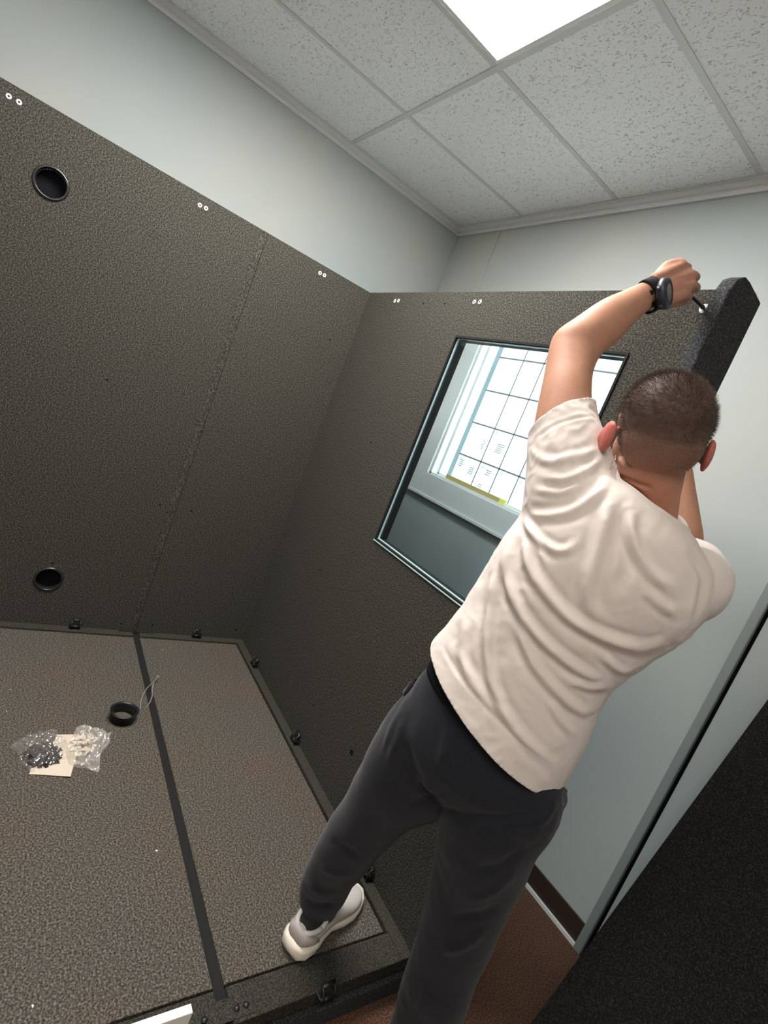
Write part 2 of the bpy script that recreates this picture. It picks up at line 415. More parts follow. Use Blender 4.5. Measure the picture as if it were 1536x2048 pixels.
# window panel (wall B)
VX0, VX1, VZ0, VZ1 = .786, 1.512, .927, 1.753
b = MB(); TB = .05
b.box((-.06, 0, 0), (VX0, TB, H)).box((VX1, 0, 0), (BX - .036, TB, H)).box((VX0, 0, 0), (VX1, TB, VZ0)).box((VX0, 0, VZ1), (VX1, TB, H))
wb = b.build('booth_window_panel', M['carpet_wall'])
tag(wb, 'grey carpeted booth end panel with a large rectangular glass window', 'wall panel')
def frame(b, x0, x1, z0, z1, t, y0, y1):
    b.box((x0, y0, z0), (x0 + t, y1, z1)).box((x1 - t, y0, z0), (x1, y1, z1)).box((x0 + t, y0, z0), (x1 - t, y1, z0 + t)).box((x0 + t, y0, z1 - t), (x1 - t, y1, z1)); return b
frame(MB(), VX0 - .001, VX1 + .001, VZ0 - .001, VZ1 + .001, .007, -.004, TB).build('window_gasket', M['blackmat'], wb)
frame(MB(), VX0 + .006, VX1 - .006, VZ0 + .006, VZ1 - .006, .0025, .006, .013).build('glass_edge', M['glass_edge'], wb)
MB().box((VX0 + .009, .010, VZ0 + .009), (VX1 - .009, .014, VZ1 - .009)).build('glass', M['booth_glass'], wb)
MB().box((VX0 - .004, -.0055, VZ0 - .006), (VX1, -.004, VZ0 - .002)).build('sill_bead', M['glass_edge'], wb)
bolts([(.2575, 1.881), (.2875, 1.882), (.810, 1.882), (.841, 1.882)], MBk, wb)
for p in ((.042, .648), (.486, .649), (.499, 1.263), (.817, .187), (.489, 1.872), (.636, 1.874), (.055, 1.58)): hole(p, MBk, wb, .0045)
hole((1.135, .221), MBk, wb, .011, None)
b = MB(); washer(b, MBk(1.650, 1.874), .011); b.build('bolt', [M['steel'], M['blackmat']], wb)
# end jamb, taller and thicker than the wall
poly = [(-.004, -.002), (-.004, 1.918), (.008, 1.948), (.035, 1.966), (.06, 1.966), (.145, 1.955), (.145, -.002)]
jb = MB().prism(poly, BX - .035, BX + .0005, lambda y, z, h: (h, y, z)).build('booth_door_jamb', M['carpet_dark'], bevel=.004)
tag(jb, 'dark carpeted upright jamb with chamfered top at the booth doorway', 'door jamb')
# booth floor panels
def latch(parent, P, rot):
    Mx = Matrix.Translation(P) @ Matrix.Rotation(rot, 4, 'Z')
    b = MB(); b.box((-.022, -.004, -.012), (.022, .006, .010), Mx); b.box((-.022, -.004, .010), (.022, .016, .013), Mx)
    l = b.build('latch', M['black'], parent, bevel=.001)
    b = MB()
    for sx in (-.017, .017): b.tube([Mx @ Vector((sx, .010, -.006)), Mx @ Vector((sx, .020, .004)), Mx @ Vector((sx, .021, .020)), Mx @ Vector((sx, .012, .032)), Mx @ Vector((sx, .003, .036))], .0028)
    b.tube([Mx @ Vector((-.019, .016, .010)), Mx @ Vector((.019, .016, .010))], .0045)
    b.box((-.019, -.003, .030), (.019, .008, .038), Mx)
    b.build('lever', M['black'], l, True)
def rim(b, pts): pass
FD = .012
fp1 = empty('booth_floor_panel', (.85, -.26, ZF)); tag(fp1, 'narrower carpeted booth floor panel under the white trainer', 'floor panel', 'booth floor panels')
fp2 = empty('booth_floor_panel', (.85, -1.15, ZF)); tag(fp2, 'wide carpeted booth floor panel carrying the plastic bags', 'floor panel', 'booth floor panels')
G = .009
for fp, y0, y1, back in ((fp1, SEAM + .014, -.0005, True), (fp2, YO, SEAM - .014, False)):
    ye = y1 - (.040 if back else 0)
    MB().box((.052, y0, -.04), (1.604, ye - (G if back else 0), 0)).build('deck', M['carpet_deck'], fp, bevel=.002)
    b = MB(); b.box((0.0005, y0, -.04), (.043, y1, .004))
    if back: b.box((.043, ye, -.04), (BX, y1, .004))
    b.box((1.611, y0, -.04), (BX, ye, .003))
    b.build('rim', M['carpet_rim'], fp, bevel=.003)
    b = MB(); b.box((0.001, y0 + .001, ZF), (BX - .012, y1, -.04)); b.build('base', M['blackmat'], fp)
    b = MB(); b.box((BX - .0115, y0, ZF), (BX + .010, y1, -.052)); b.build('base_ledge', M['carpet_dark'], fp, bevel=.003)
latch(fp1, Vector((.012, -.257, .010)), -PI / 2)
latch(fp2, Vector((.012, -.805, .010)), -PI / 2)
for x in (.256, .811, 1.434): latch(fp1, Vector((x, -.010, .010)), PI)
latch(fp1, Vector((BX + .002, -.296, -.008)), -PI / 2)
MB().box((.006, SEAM - .075, .004), (.014, SEAM + .085, .0055)).build('seam_bar', M['blackmat'], fp2)
MB().box((1.636, -.590, .003), (1.682, -.472, .0048)).build('joining_plate', M['carpet_rim'], fp2)
for y in (-.519, -.496, -.594): MB().lathe([(.0002, .0), (.0075, .0), (.0068, .003), (.004, .0052), (.0002, .006)], (1.663, y, .0045), n=16).build('rivet', M['steel'] if 0 else M['black'], fp2, True)
ss = tag(MB().box((.0, SEAM - .0135, -.03), (1.640, SEAM + .0135, -.0035)).build('floor_seam_strip', M['blackmat']), 'long black strip filling the seam between the two booth floor panels', 'seam strip')
# leaning panel bottom right
th = math.atan(.4313); ln = 1.22 / math.cos(th)
Mx = Matrix.Translation((1.94, .19, ZF + .001)) @ Matrix.Rotation(-th, 4, 'X')
lp = tag(MB().box((0, 0, 0), (1.05, .05, ln), Mx).build('leaning_panel', M['carpet_leaning'], bevel=.004), 'black carpeted panel leaning against the back wall at lower right', 'panel')
# white board standing outside the booth base
bd = U(386, 2025, 1.0); k = (1.80 - CAM.x) / (bd.x - CAM.x); bd = CAM + (bd - CAM) * k
tag(MB().box((1.785, bd.y - .32, ZF), (1.80, bd.y, bd.z)).build('white_board', mat('white_board', (.75,.74,.71), .5), bevel=.001), 'white board standing on edge beside the booth floor', 'board')

# ================================================================= SMALL THINGS ON THE BOOTH FLOOR
def onfloor(px, py, z=0):
    r = U(px, py, 1) - CAM; return CAM + r * ((z - CAM.z) / r.z)
c = (onfloor(280, 1425) + onfloor(212, 1435)) / 2
c = Vector((.640, -.665, 0.0005))
b = MB().lathe([(.043, 0), (.043, .030), (.049, .033), (.050, .038), (.046, .040), (.041, .037), (.040, .030), (.040, 0)], c, n=48, closed=True)
tag(b.build('vent_ring', mat('satin_black', (.012,.012,.013), .28), smooth=True), 'loose black plastic vent ring lying on the booth floor', 'ring')
b = MB()
w1 = [onfloor(*p) for p in ((280, 1420), (281, 1405), (285, 1392), (292, 1383), (300, 1376), (311, 1367))]
for q, z in zip(w1, (.003, .004, .010, .016, .020, .026)): q.z = z; 
b.tube(w1, .0016)
w2 = [onfloor(*p) for p in ((293, 1415), (300, 1405), (304, 1393), (303, 1380), (306, 1370), (312, 1364))]
for q, z in zip(w2, (.003, .004, .004, .008, .015, .026)): q.z = z
b.tube(w2, [.0014, .002, .0024, .0026, .0026, .002])
b.ball(w2[-1], (.006, .006, .004))
tag(b.build('wire', mat('grey_wire', (.22,.20,.18), .3), smooth=True), 'thin bent grey wire lying across the black floor seam', 'wire')
def bag(name, cx, cy, sx, sy, hgt, rot, mt, seed, label, amp=.3, group=None):
    nx, ny = 60, 60; vs = []; fs = []
    for layer in (0, 1):
        for j in range(ny + 1):
            for i in range(nx + 1):
                u = i / nx * 2 - 1; v_ = j / ny * 2 - 1
                x, y = u * sx, v_ * sy
                e = max(abs(u), abs(v_))
                dome = max(0, 1 - (u * u + v_ * v_) * .62) ** .8
                q = Vector((x * 14 + seed, y * 14, layer * .7))
                rg = 1 - abs(noise.noise(q * 1.7)) * 3.2; rg2 = 1 - abs(noise.noise(q * 4.1 + Vector((5, 1, 2)))) * 3.2
                z = hgt * (dome * (.75 + amp * rg + amp * .55 * rg2) + .12 * rg * (1 - dome)) if layer else .0015
                z = max(z, .001 + .0015 * layer)
                if layer and e > .86: z = z * .6 + hgt * .35 * max(0, noise.noise(Vector((u * 2.2 + seed, v_ * 2.2, 3))))
                wob = 1 + .22 * noise.noise(Vector((u * 1.7 + seed, v_ * 1.7, 9)))
                xr = (x * math.cos(rot) - y * math.sin(rot)) * wob + cx; yr = (x * math.sin(rot) + y * math.cos(rot)) * wob + cy
                vs.append((xr, yr, z))
    W = nx + 1; O = W * (ny + 1)
    for layer in (0, 1):
        for j in range(ny):
            for i in range(nx):
                a = layer * O + j * W + i; f = (a, a + 1, a + W + 1, a + W); fs.append(f if layer else f[::-1])
    bd_ = [i for i in range(W)] + [nx + W * j for j in range(1, ny + 1)] + [ny * W + i for i in range(nx - 1, -1, -1)] + [W * j for j in range(ny - 1, 0, -1)]
    for k in range(len(bd_)):
        a, b_ = bd_[k], bd_[(k + 1) % len(bd_)]; fs.append((a, b_, b_ + O, a + O))
    me = bpy.data.meshes.new(name); me.from_pydata(vs, [], fs); me.validate()
    return tag(link(name, me, mt, smooth=False), label, 'plastic bag', group)
bag('plastic_bag', .790, -.912, .070, .072, .036, .5, M['bag'], 1.3, 'clear crinkled plastic bag of dark screws on the booth floor', .35, 'hardware bags on the booth floor')
bag('plastic_bag', .785, -.788, .090, .056, .040, -.30, M['bag2'], 6.1, 'milky crinkled plastic bag of pale caps on the booth floor', .4, 'hardware bags on the booth floor')
b = MB(); rr = random.Random(5)
for k in range(110):
    a = rr.uniform(0, 2 * PI); q = math.sqrt(rr.random()); p = Vector((.812 + .050 * q * math.cos(a), -.915 + .048 * q * math.sin(a), .005 + .014 * rr.random() * (1 - q)))
    t = Vector((rr.uniform(-1, 1), rr.uniform(-1, 1), rr.uniform(-.25, .25))).normalized() * .011
    b.tube([p - t, p + t * .7, p + t * .75, p + t], [.0032, .0032, .006, .0055], 6)
tag(b.build('screws', mat('dark_screw', (.03,.025,.024), .3, .6)), 'heap of dark screws inside the clear plastic bag', 'screws', kind='stuff')
b = MB()
for k in range(60):
    a = rr.uniform(0, 2 * PI); q = math.sqrt(rr.random()); p = Vector((.780 + .048 * q * math.cos(a), -.800 + .042 * q * math.sin(a), .006 + .018 * rr.random() * (1 - q)))
    b.ball(p, (.0065, .0065, .004), Matrix.Rotation(rr.uniform(-1, 1), 3, 'X'), 10, 6)
tag(b.build('caps', mat('cream_cap', (.75,.68,.56), .4), smooth=True), 'heap of cream plastic caps inside the milky plastic bag', 'caps', kind='stuff')
pp = [onfloor(*q) for q in ((58, 1549), (140, 1556), (156, 1500), (158, 1470), (112, 1472), (104, 1500), (120, 1530), (62, 1538))]
b = MB(); b.rings([[Vector((p.x, p.y, .0012 + .004 * math.sin(i * 1.9) ** 2)) for i, p in enumerate(pp)], [Vector((p.x, p.y, .0018 + .004 * math.sin(i * 1.9) ** 2)) for i, p in enumerate(pp)]])
tag(b.build('paper_slip', mat('cream_paper', (.55,.47,.38), .8)), 'cream paper slip showing through and below the plastic bags', 'paper')
for i, (px, py, s) in enumerate(((13, 1423, 1.6), (313, 1702, 2.6), (325, 1300, 1.4), (65, 2013, 2.4), (20, 1379, 1.2))):
    p = onfloor(px, py); b = MB().box((-.0011 * s, -.0006 * s, 0), (.0011 * s, .0006 * s, .0006 * s), Matrix.Translation((p.x, p.y, .0006)) @ Matrix.Rotation(i * 1.1, 4, 'Z'))
    tag(b.build('paper_crumb', M['white_metal']), ['tiny white crumb at the far left, beyond the clear bag', 'largest white crumb, between the bags and the black seam', 'tiny white crumb beyond the seam near the back rim', 'white crumb at the lower left corner of the photo', 'tiny white crumb at the left edge near the back rim'][i], 'crumb', 'crumbs on the booth floor')

# ================================================================= THE PERSON
def evaluated(o):
    dg = bpy.context.evaluated_depsgraph_get(); dg.update()
    me = bpy.data.meshes.new_from_object(o.evaluated_get(dg)); return me
def fuse(b, voxel, smooth_it=6, fac=.5):
    """weld overlapping closed shapes into one continuous surface"""
    me = b.mesh('tmp'); o = bpy.data.objects.new('tmp', me); COL.objects.link(o)
    r = o.modifiers.new('r', 'REMESH'); r.mode = 'VOXEL'; r.voxel_size = voxel
    s_ = o.modifiers.new('s', 'SMOOTH'); s_.factor = fac; s_.iterations = smooth_it
    out = evaluated(o); bpy.data.objects.remove(o); bpy.data.meshes.remove(me)
    return out
def get_co(me):
    a = np.empty(len(me.vertices) * 3); me.vertices.foreach_get('co', a); return a.reshape(-1, 3)
def get_no(me):
    a = np.empty(len(me.vertices) * 3); me.vertices.foreach_get('normal', a); return a.reshape(-1, 3)
def set_co(me, a): me.vertices.foreach_set('co', np.ascontiguousarray(a, dtype=np.float64).ravel()); me.update()

def loft(b, st, n=36, sub=5, ex=1.0, endscale=None, grow=0.0):
    """tube through stations ((x,y) left, (x,y) right, depth left, depth right, half thickness)"""
    A = []
    for (l, r, dl, dr, t) in st: A.append((U(*l, dl), U(*r, dr), t))
    K = len(A); C_ = [(a + c) / 2 for a, c, t in A]
    def cr(p0, p1, p2, p3, t):
        return .5 * ((2 * p1) + (p2 - p0) * t + (2 * p0 - 5 * p1 + 4 * p2 - p3) * t * t + (3 * p1 - p0 - 3 * p2 + p3) * t ** 3)
    rs = []
    for k in range(K - 1):
        i0, i1, i2, i3 = max(k - 1, 0), k, k + 1, min(k + 2, K - 1)
        for q in range(sub if k < K - 2 else sub + 1):
            t = q / sub
            c = cr(C_[i0], C_[i1], C_[i2], C_[i3], t); wv = [(a[1] - a[0]) / 2 for a in A]
            w_ = cr(wv[i0], wv[i1], wv[i2], wv[i3], t); th_ = cr(*(A[i][2] for i in (i0, i1, i2, i3)), t)
            rs.append([c, w_, th_])
    rings = []
    for i, (c, w_, th_) in enumerate(rs):
        ax = (rs[min(i + 1, len(rs) - 1)][0] - rs[max(i - 1, 0)][0]).normalized()
        tv = ax.cross(w_).normalized(); wl = w_.length
        wn = w_.normalized()
        ring = []
        for k in range(n):
            a = 2 * PI * k / n; ca, sa = math.cos(a), math.sin(a)
            if ex != 1: ca = math.copysign(abs(ca) ** ex, ca); sa = math.copysign(abs(sa) ** ex, sa)
            ring.append(c + wn * (wl + grow) * ca + tv * (th_ + grow) * sa)
        rings.append(ring)
    b.rings(rings); return rings, rs

# ---- stations read off the pose (left edge, right edge, depths, half thickness)
TORSO = [((872,1296),(1112,1556),1.09,1.06,.118),((905,1243),(1165,1486),1.07,1.04,.118),((962,1160),(1210,1385),1.05,1.02,.112),((1003,1090),(1285,1318),1.03,.99,.115),
         ((1048,1030),(1378,1258),1.02,.96,.122),((1095,975),(1412,1198),1.01,.95,.116),((1145,945),(1394,1135),1.005,.96,.096),((1195,950),(1368,1088),1.0,.965,.072),((1228,985),(1358,1050),.985,.97,.060)]
ARM_L = [((1080,1010),(1240,960),1.01,1.0,.070),((1066,930),(1205,905),1.025,1.02,.066),((1067,862),(1184,825),1.04,1.04,.058),((1079,795),(1181,775),1.055,1.06,.052),((1092,735),(1186,742),1.075,1.08,.046),
         ((1101,690),(1198,716),1.09,1.095,.044),((1114,662),(1214,699),1.095,1.10,.044),((1150,636),(1237,681),1.10,1.105,.043),((1200,602),(1260,655),1.105,1.11,.038),
         ((1245,582),(1281,635),1.11,1.115,.031),((1285,564),(1298,620),1.115,1.12,.025),((1303,556),(1322,610),1.12,1.12,.023)]
def lathe_path(b, P, R, n=20, flat=None):
    pts = [Vector(p) for p in P]; rs = []
    for i, p in enumerate(pts):
        t = (pts[min(i + 1, len(pts) - 1)] - pts[max(i - 1, 0)]).normalized()
        a = t.cross(Vector((0, 0, 1)))
        if a.length < .2: a = t.cross(Vector((1, 0, 0)))
        a.normalize(); c = t.cross(a).normalized()
        rs.append([p + R[i] * (a * math.cos(2 * PI * k / n) + c * math.sin(2 * PI * k / n)) for k in range(n)])
    b.rings(rs)
def spline(P, R, m_=5):
    P = [Vector(p) for p in P]; o = []; q = []
    for k in range(len(P) - 1):
        p0, p1, p2, p3 = P[max(k-1,0)], P[k], P[k+1], P[min(k+2,len(P)-1)]
        for j in range(m_ if k < len(P) - 2 else m_ + 1):
            t = j / m_; o.append(.5*((2*p1)+(p2-p0)*t+(2*p0-5*p1+4*p2-p3)*t*t+(3*p1-p0-3*p2+p3)*t**3)); q.append(R[k] * (1 - t) + R[k + 1] * t)
    return o, q
# right arm: shoulder, elbow, wrist
RS = U(1392, 1165, .955); RE = U(1368, 1120, 1.155); RW = Vector((1.752, .022, 1.510))
HAND_R = Vector((1.730, .022, 1.600))

# ---- head frame
HC = U(1322, 857, .912)
HR = (U(1412, 922, .900) - U(1219, 884, .925)).normalized()
HU = ((U(1350, 745, .91) - HC).normalized() * .93 + CZF * -.34).normalized()      # crown tipped back towards the viewer
HU = (HU - HU.dot(HR) * HR).normalized()
HF = HU.cross(HR).normalized()                                        # face direction
if HF.dot(CZF) < 0: HF = -HF
HM = Matrix((HR, HF, HU)).transposed()
def hp(x, y, z): return HC + HM @ Vector((x, y, z))
E3 = HM

bb = MB()
loft(bb, [(l, r, dl, dr, t) for l, r, dl, dr, t in TORSO], grow=-.010)
loft(bb, ARM_L)
# neck
NB = U(1284, 1045, .985); NT = hp(0, -.012, -.055)
lathe_path(bb, *spline([NB - (NT - NB) * .3, NB, NB.lerp(NT, .5), NT], [.072, .059, .055, .056]))
# head
bb.ball(hp(0, -.004, .012), (.0740, .088, .084), E3, 28, 20)
bb.ball(hp(0, .030, .022), (.066, .064, .068), E3, 24, 16)
bb.ball(hp(0, -.030, -.018), (.067, .060, .060), E3, 24, 16)
bb.ball(hp(0, .034, -.052), (.060, .056, .062), E3, 20, 14)
bb.ball(hp(0, .058, -.092), (.036, .034, .026), E3)
bb.ball(hp(0, .088, .018), (.052, .012, .010), E3)
for s in (-1, 1):
    bb.ball(hp(.036 * s, .074, -.022), (.020, .016, .016), E3)
    # ear: rim and bowl
    ec = hp(.0850 * s, -.010, -.030)
    eR = HM @ Matrix.Rotation(-s * .55, 3, 'Z') @ Matrix.Rotation(.15, 3, 'X')
    bb.ball(ec, (.0065, .017, .031), eR, 18, 12)
    bb.ball(ec + eR @ Vector((.004 * s, -.006, .004)), (.0055, .014, .026), eR, 18, 12)
    bb.ball(ec + eR @ Vector((-.006 * s, .012, -.004)), (.012, .010, .018), eR)
bb.rings([[hp(x * w_, .086 + y, z) for x, y in ((-1, 0), (0, d), (1, 0), (0, -.02))] for z, w_, d in ((.014, .006, .004), (-.006, .008, .014), (-.028, .013, .026), (-.038, .012, .010), (-.042, .007, 0))])
bb.ball(hp(0, .090, -.060), (.023, .008, .0055), E3); bb.ball(hp(0, .089, -.070), (.020, .008, .0055), E3)
# legs inside the trousers
PELV = (U(985, 1440, 1.07)); HIPL = U(905, 1500, 1.10); HIPR = U(1010, 1590, 1.09)
KNL = U(745, 1640, 1.26); ANL = U(635, 1835, 1.43); KNR = U(925, 1850, 1.17)
ANR = Vector((1.90, -.13, -.02))
lathe_path(bb, *spline([U(1000, 1420, 1.07), HIPL, KNL, ANL, Vector((1.575, -.325, .045))], [.08, .070, .050, .034, .028]))
lathe_path(bb, *spline([U(1000, 1440, 1.06), HIPR, KNR, ANR, ANR + Vector((0, 0, -.04))], [.08, .068, .055, .038, .03]))
FD_L = Vector((-.335, .942, 0)).normalized(); HEEL_L = Vector((1.583, -.352, 0))
HEEL_R = Vector((1.92, -.185, ZF)); FD_R = Vector((-.10, .995, 0)).normalized()
def footm(h, f): return Matrix.Translation(h) @ Matrix((Vector((f.y, -f.x, 0)), f, Vector((0, 0, 1)))).transposed().to_4x4()
for h, f in ((HEEL_L, FD_L), (HEEL_R, FD_R)):
    Mf = footm(h, f)
    P, R_ = spline([Mf @ Vector((0, .05, .050)), Mf @ Vector((0, .11, .052)), Mf @ Vector((0, .18, .040)), Mf @ Vector((0, .24, .033))], [.026, .026, .020, .012])
    lathe_path(bb, P, R_)
# left hand, a fist on the driver
def seg(b, P, R): lathe_path(b, *spline(P, R, 3), n=12)
def hand(b, W, K, P1, P2, TIP, thumb, rk=.0098):
    """wrist, knuckles, finger joints: palm as a fused slab, five separate bent fingers"""
    Wc, Wd = W
    for i in range(4):
        seg(b, [Wc + Wd * (.5 - i / 3), (Wc + Wd * (.5 - i / 3)).lerp(K[i], .55), K[i]], [.0135, .0150, .0125])
    for i in range(3):
        seg(b, [Wc, (Wc.lerp((K[i] + K[i + 1]) / 2, .5)), (K[i] + K[i + 1]) / 2], [.014, .0155, .010])
    for i in range(4):
        r = rk * (1, 1.02, .97, .84)[i]
        seg(b, [K[i], P1[i], P2[i], TIP[i]], [r * 1.12, r * 1.02, r * .92, r * .80]); b.ball(TIP[i], r * .80, n=10, m_=8)
    seg(b, thumb, [.016, .0145, .0120, .0105, .0085]); b.ball(thumb[-1], .0085, n=10, m_=8)
LW = (U(1312, 583, 1.12), U(1318, 606, 1.12) - U(1303, 562, 1.12))
LK = [U(1366, 588, 1.135), U(1384, 570, 1.145), U(1384, 549, 1.150), U(1368, 531, 1.150)]          # index .. little
LP1 = [U(1377, 592, 1.175), U(1392, 576, 1.185), U(1392, 555, 1.190), U(1376, 535, 1.185)]
LP2 = [U(1362, 588, 1.195), U(1372, 571, 1.205), U(1371, 551, 1.205), U(1358, 533, 1.195)]
LT = [U(1350, 586, 1.175), U(1355, 570, 1.180), U(1353, 552, 1.180), U(1342, 535, 1.170)]
LTH = [U(1322, 598, 1.13), U(1334, 604, 1.150), U(1350, 604, 1.172), U(1366, 601, 1.188), U(1376, 597, 1.196)]
hand(bb, LW, LK, LP1, LP2, LT, LTH)
seg(bb, [U(1310, 566, 1.13), U(1335, 534, 1.145), U(1366, 526, 1.15)], [.015, .0135, .011])         # heel of the hand
# right arm and hand
lathe_path(bb, *spline([RS, RS.lerp(RE, .5), RE, RE.lerp(RW, .3), RE.lerp(RW, .75), RW], [.055, .050, .042, .040, .030, .025]))
rd = (HAND_R - RW).normalized(); px_ = Vector((-.25, 1, 0)).normalized()
side = px_.cross(rd).normalized(); back = rd.cross(side).normalized()
if side.x < 0: side = -side
k0 = RW + rd * .085
RK = [k0 + px_ * (.033 - .022 * i) - rd * (.002 * i * i) for i in range(4)]
curl = -side
RP1 = [q + rd * .028 + curl * .022 for q in RK]; RP2 = [q + rd * .012 + curl * .045 for q in RK]; RT = [q - rd * .010 + curl * .042 for q in RK]
RTH = [RW + px_ * .016, RW + rd * .03 + px_ * .034, RW + rd * .055 + px_ * .048 + curl * .012, RW + rd * .075 + px_ * .050 + curl * .026, RW + rd * .088 + px_ * .044 + curl * .036]
hand(bb, (RW, px_ * .034), RK, RP1, RP2, RT, RTH)

body = fuse(bb, .0030, 5)
co = get_co(body); no = get_no(body)
px, dep = proj_np(co)
HMn = np.array(HM); lh = (co - np.array(HC)) @ HMn            # head-local
# neck creases
def curve_pts(poly, step=3.0):
    o = []
    for a, b_ in zip(poly[:-1], poly[1:]):
        a = np.array(a, float); b_ = np.array(b_, float); n_ = max(1, int(np.linalg.norm(b_ - a) / step))
        for i in range(n_): o.append(a + (b_ - a) * i / n_)
    o.append(np.array(poly[-1], float)); return np.array(o)
def smooth_poly(poly):
    P, _ = spline([(x, y, 0) for x, y in poly], [0] * len(poly), 6); return [(p.x, p.y) for p in P]
def dist_curve(q, poly):
    c = curve_pts(smooth_poly(poly)); best = np.full(len(q), 1e9); par = np.zeros(len(q))
    for i, p in enumerate(c):
        d = np.hypot(q[:, 0] - p[0], q[:, 1] - p[1]); m_ = d < best; best[m_] = d[m_]; par[m_] = i / max(1, len(c) - 1)
    return best, par
face = (no @ np.array(CZF)) < .1
for poly, amp, sg in (([(1226,945),(1262,962),(1300,976)], .0075, 4.5), ([(1224,958),(1262,978),(1290,1003),(1312,1026)], .009, 5), ([(1240,985),(1262,1002),(1280,1028)], .006, 4)):
    idx = np.where((px[:, 0] > 1200) & (px[:, 0] < 1370) & (px[:, 1] > 920) & (px[:, 1] < 1060) & face)[0]
    d, t = dist_curve(px[idx], poly); co[idx] -= no[idx] * (amp * np.exp(-(d / sg) ** 2) * np.sin(np.clip(t * .8 + .15, 0, 1) * PI))[:, None]
set_co(body, co)
# own colour of skin, ears and scalp; neck redder and brightened against its shadow
tint = np.ones((len(co), 4)); base = np.array((.44, .235, .155))
tint[:, :3] = base
neck = np.exp(-((px[:, 0] - 1290) ** 2 + (px[:, 1] - 1015) ** 2) / (2 * 60 ** 2)) * (dep < 1.1)
tint[:, :3] = tint[:, :3] * (1 - .55 * neck[:, None]) + np.array((.60, .225, .135)) * .55 * neck[:, None]
ear = (np.abs(lh[:, 0]) > .0735) & (np.abs(lh[:, 1]) < .05) & (np.abs(lh[:, 2] + .03) < .045)
tint[ear, :3] = (.50, .15, .125)
handm = np.exp(-((px[:, 0] - 1365) ** 2 + (px[:, 1] - 560) ** 2) / (2 * 32 ** 2))
tint[:, :3] = tint[:, :3] * (1 - .5 * handm[:, None]) + np.array((.46, .235, .185)) * .5 * handm[:, None]
r_ = np.linalg.norm(lh, axis=1)
hl = np.where(lh[:, 1] < .02, -.085 + 0 * lh[:, 1], -.085 + (lh[:, 1] - .02) * 2.0)          # hairline height
fade = np.clip((lh[:, 2] - hl) / .105, 0, 1) * (r_ < .14) * (lh[:, 1] < .095)
fade = fade * (~ear)
forehead = np.clip((lh[:, 1] - .075) / .02, 0, 1); fade = fade * (1 - forehead * (lh[:, 2] < .055))
scalp = np.array((.055, .044, .038))
f2 = (fade ** .75)[:, None] * .88
tint[:, :3] = tint[:, :3] * (1 - f2) + scalp * f2
lips = (np.hypot(lh[:, 0] / .022, (lh[:, 2] + .065) / .010) < 1) & (lh[:, 1] > .07); tint[lips, :3] = (.40, .16, .13)
at_ = body.attributes.new('tint', 'FLOAT_COLOR', 'POINT'); at_.data.foreach_set('color', tint.ravel())
m = mat('skin', (.6,.35,.25), .58, spec=.25, sss=.25)
a_ = N(m, 'ShaderNodeAttribute'); a_.attribute_name = 'tint'
n1 = noise_(m, coords(m), 60, 3, .6)
L(m, mix(m, .35, a_.outputs['Color'], ramp(m, n1, [(.3, (.78,.70,.68)), (.7, (1.05,1.02,1.0))]), 'MULTIPLY'), bsdf(m).inputs['Base Color'])
bump(m, noise_(m, coords(m), 500, 2, .6), .12, .001); M['skin'] = m
PERSON = empty('person', (1.85, -.25, ZF))
tag(PERSON, 'person from behind, white t-shirt and dark joggers, left arm raised to the booth wall', 'person')
bo = link('body', body, M['skin'], PERSON, True)
# eyes and brows
for s in (-1, 1):
    b = MB(); b.ball(hp(.031 * s, .079, -.002), (.0125, .0115, .0105), E3); eo = b.build('eye', mat('eye_white', (.8,.78,.75), .2), PERSON, True)
    MB().ball(hp(.031 * s, .0878, -.002), (.0052, .0035, .0052), E3).build('iris', mat('iris', (.10,.14,.16), .2), eo, True)
    MB().tube([hp(.014 * s, .099, .016), hp(.032 * s, .099, .021), hp(.050 * s, .088, .016)], [.002, .003, .0015], 6).build('eyebrow', mat('brow', (.10,.07,.05), .9), PERSON, True)
# hair: short clipped strands, thinning out in a fade towards ears and nape
polys = np.array([p.center for p in body.polygons if (p.center - HC).length < .15])
pn = np.array([p.normal for p in body.polygons if (p.center - HC).length < .15])
lp_ = (polys - np.array(HC)) @ HMn
hl2 = np.where(lp_[:, 1] < .02, -.085 + 0 * lp_[:, 1], -.085 + (lp_[:, 1] - .02) * 2.0)
fd = np.clip((lp_[:, 2] - hl2) / .115, 0, 1); earp = (np.abs(lp_[:, 0]) > .0725) & (np.abs(lp_[:, 1]) < .05) & (np.abs(lp_[:, 2] + .03) < .045)
fd[earp] = 0; fo = np.clip((lp_[:, 1] - .070) / .02, 0, 1); fd *= (1 - fo * (lp_[:, 2] < .055)); fd[np.linalg.norm(lp_, axis=1) > .14] = 0
vs = []; fs = []
crown = np.array((.030, -.070, .062)); 
cnt = rng.poisson(fd ** 1.2 * 2.6)
for i in np.where(cnt > 0)[0]:
    nrm = pn[i]; lc = lp_[i]
    flow = lc - crown; flow = HMn @ (flow / (np.linalg.norm(flow) + 1e-6)); sw = np.cross(nrm, flow)
    for k in range(cnt[i]):
        p = polys[i] + rng.normal(0, .0011, 3)
        ln_ = (.0022 + .0060 * fd[i] ** 1.5 * (1.0 + .5 * max(0, lc[2] / .09))) * rng.uniform(.7, 1.2)
        d = nrm * .85 + flow * .55 + sw * .25 + rng.normal(0, .22, 3); d /= np.linalg.norm(d)
        sd = np.cross(d, rng.normal(0, 1, 3)); sd /= np.linalg.norm(sd) + 1e-9; wd = .00022
        o = len(vs); vs += [tuple(p - sd * wd - nrm * .0008), tuple(p + sd * wd - nrm * .0008), tuple(p + d * ln_)]; fs.append((o, o + 1, o + 2))
me = bpy.data.meshes.new('hair'); me.from_pydata(vs, [], fs)
m = mat('hair', (.09,.062,.042), .75, spec=.12)
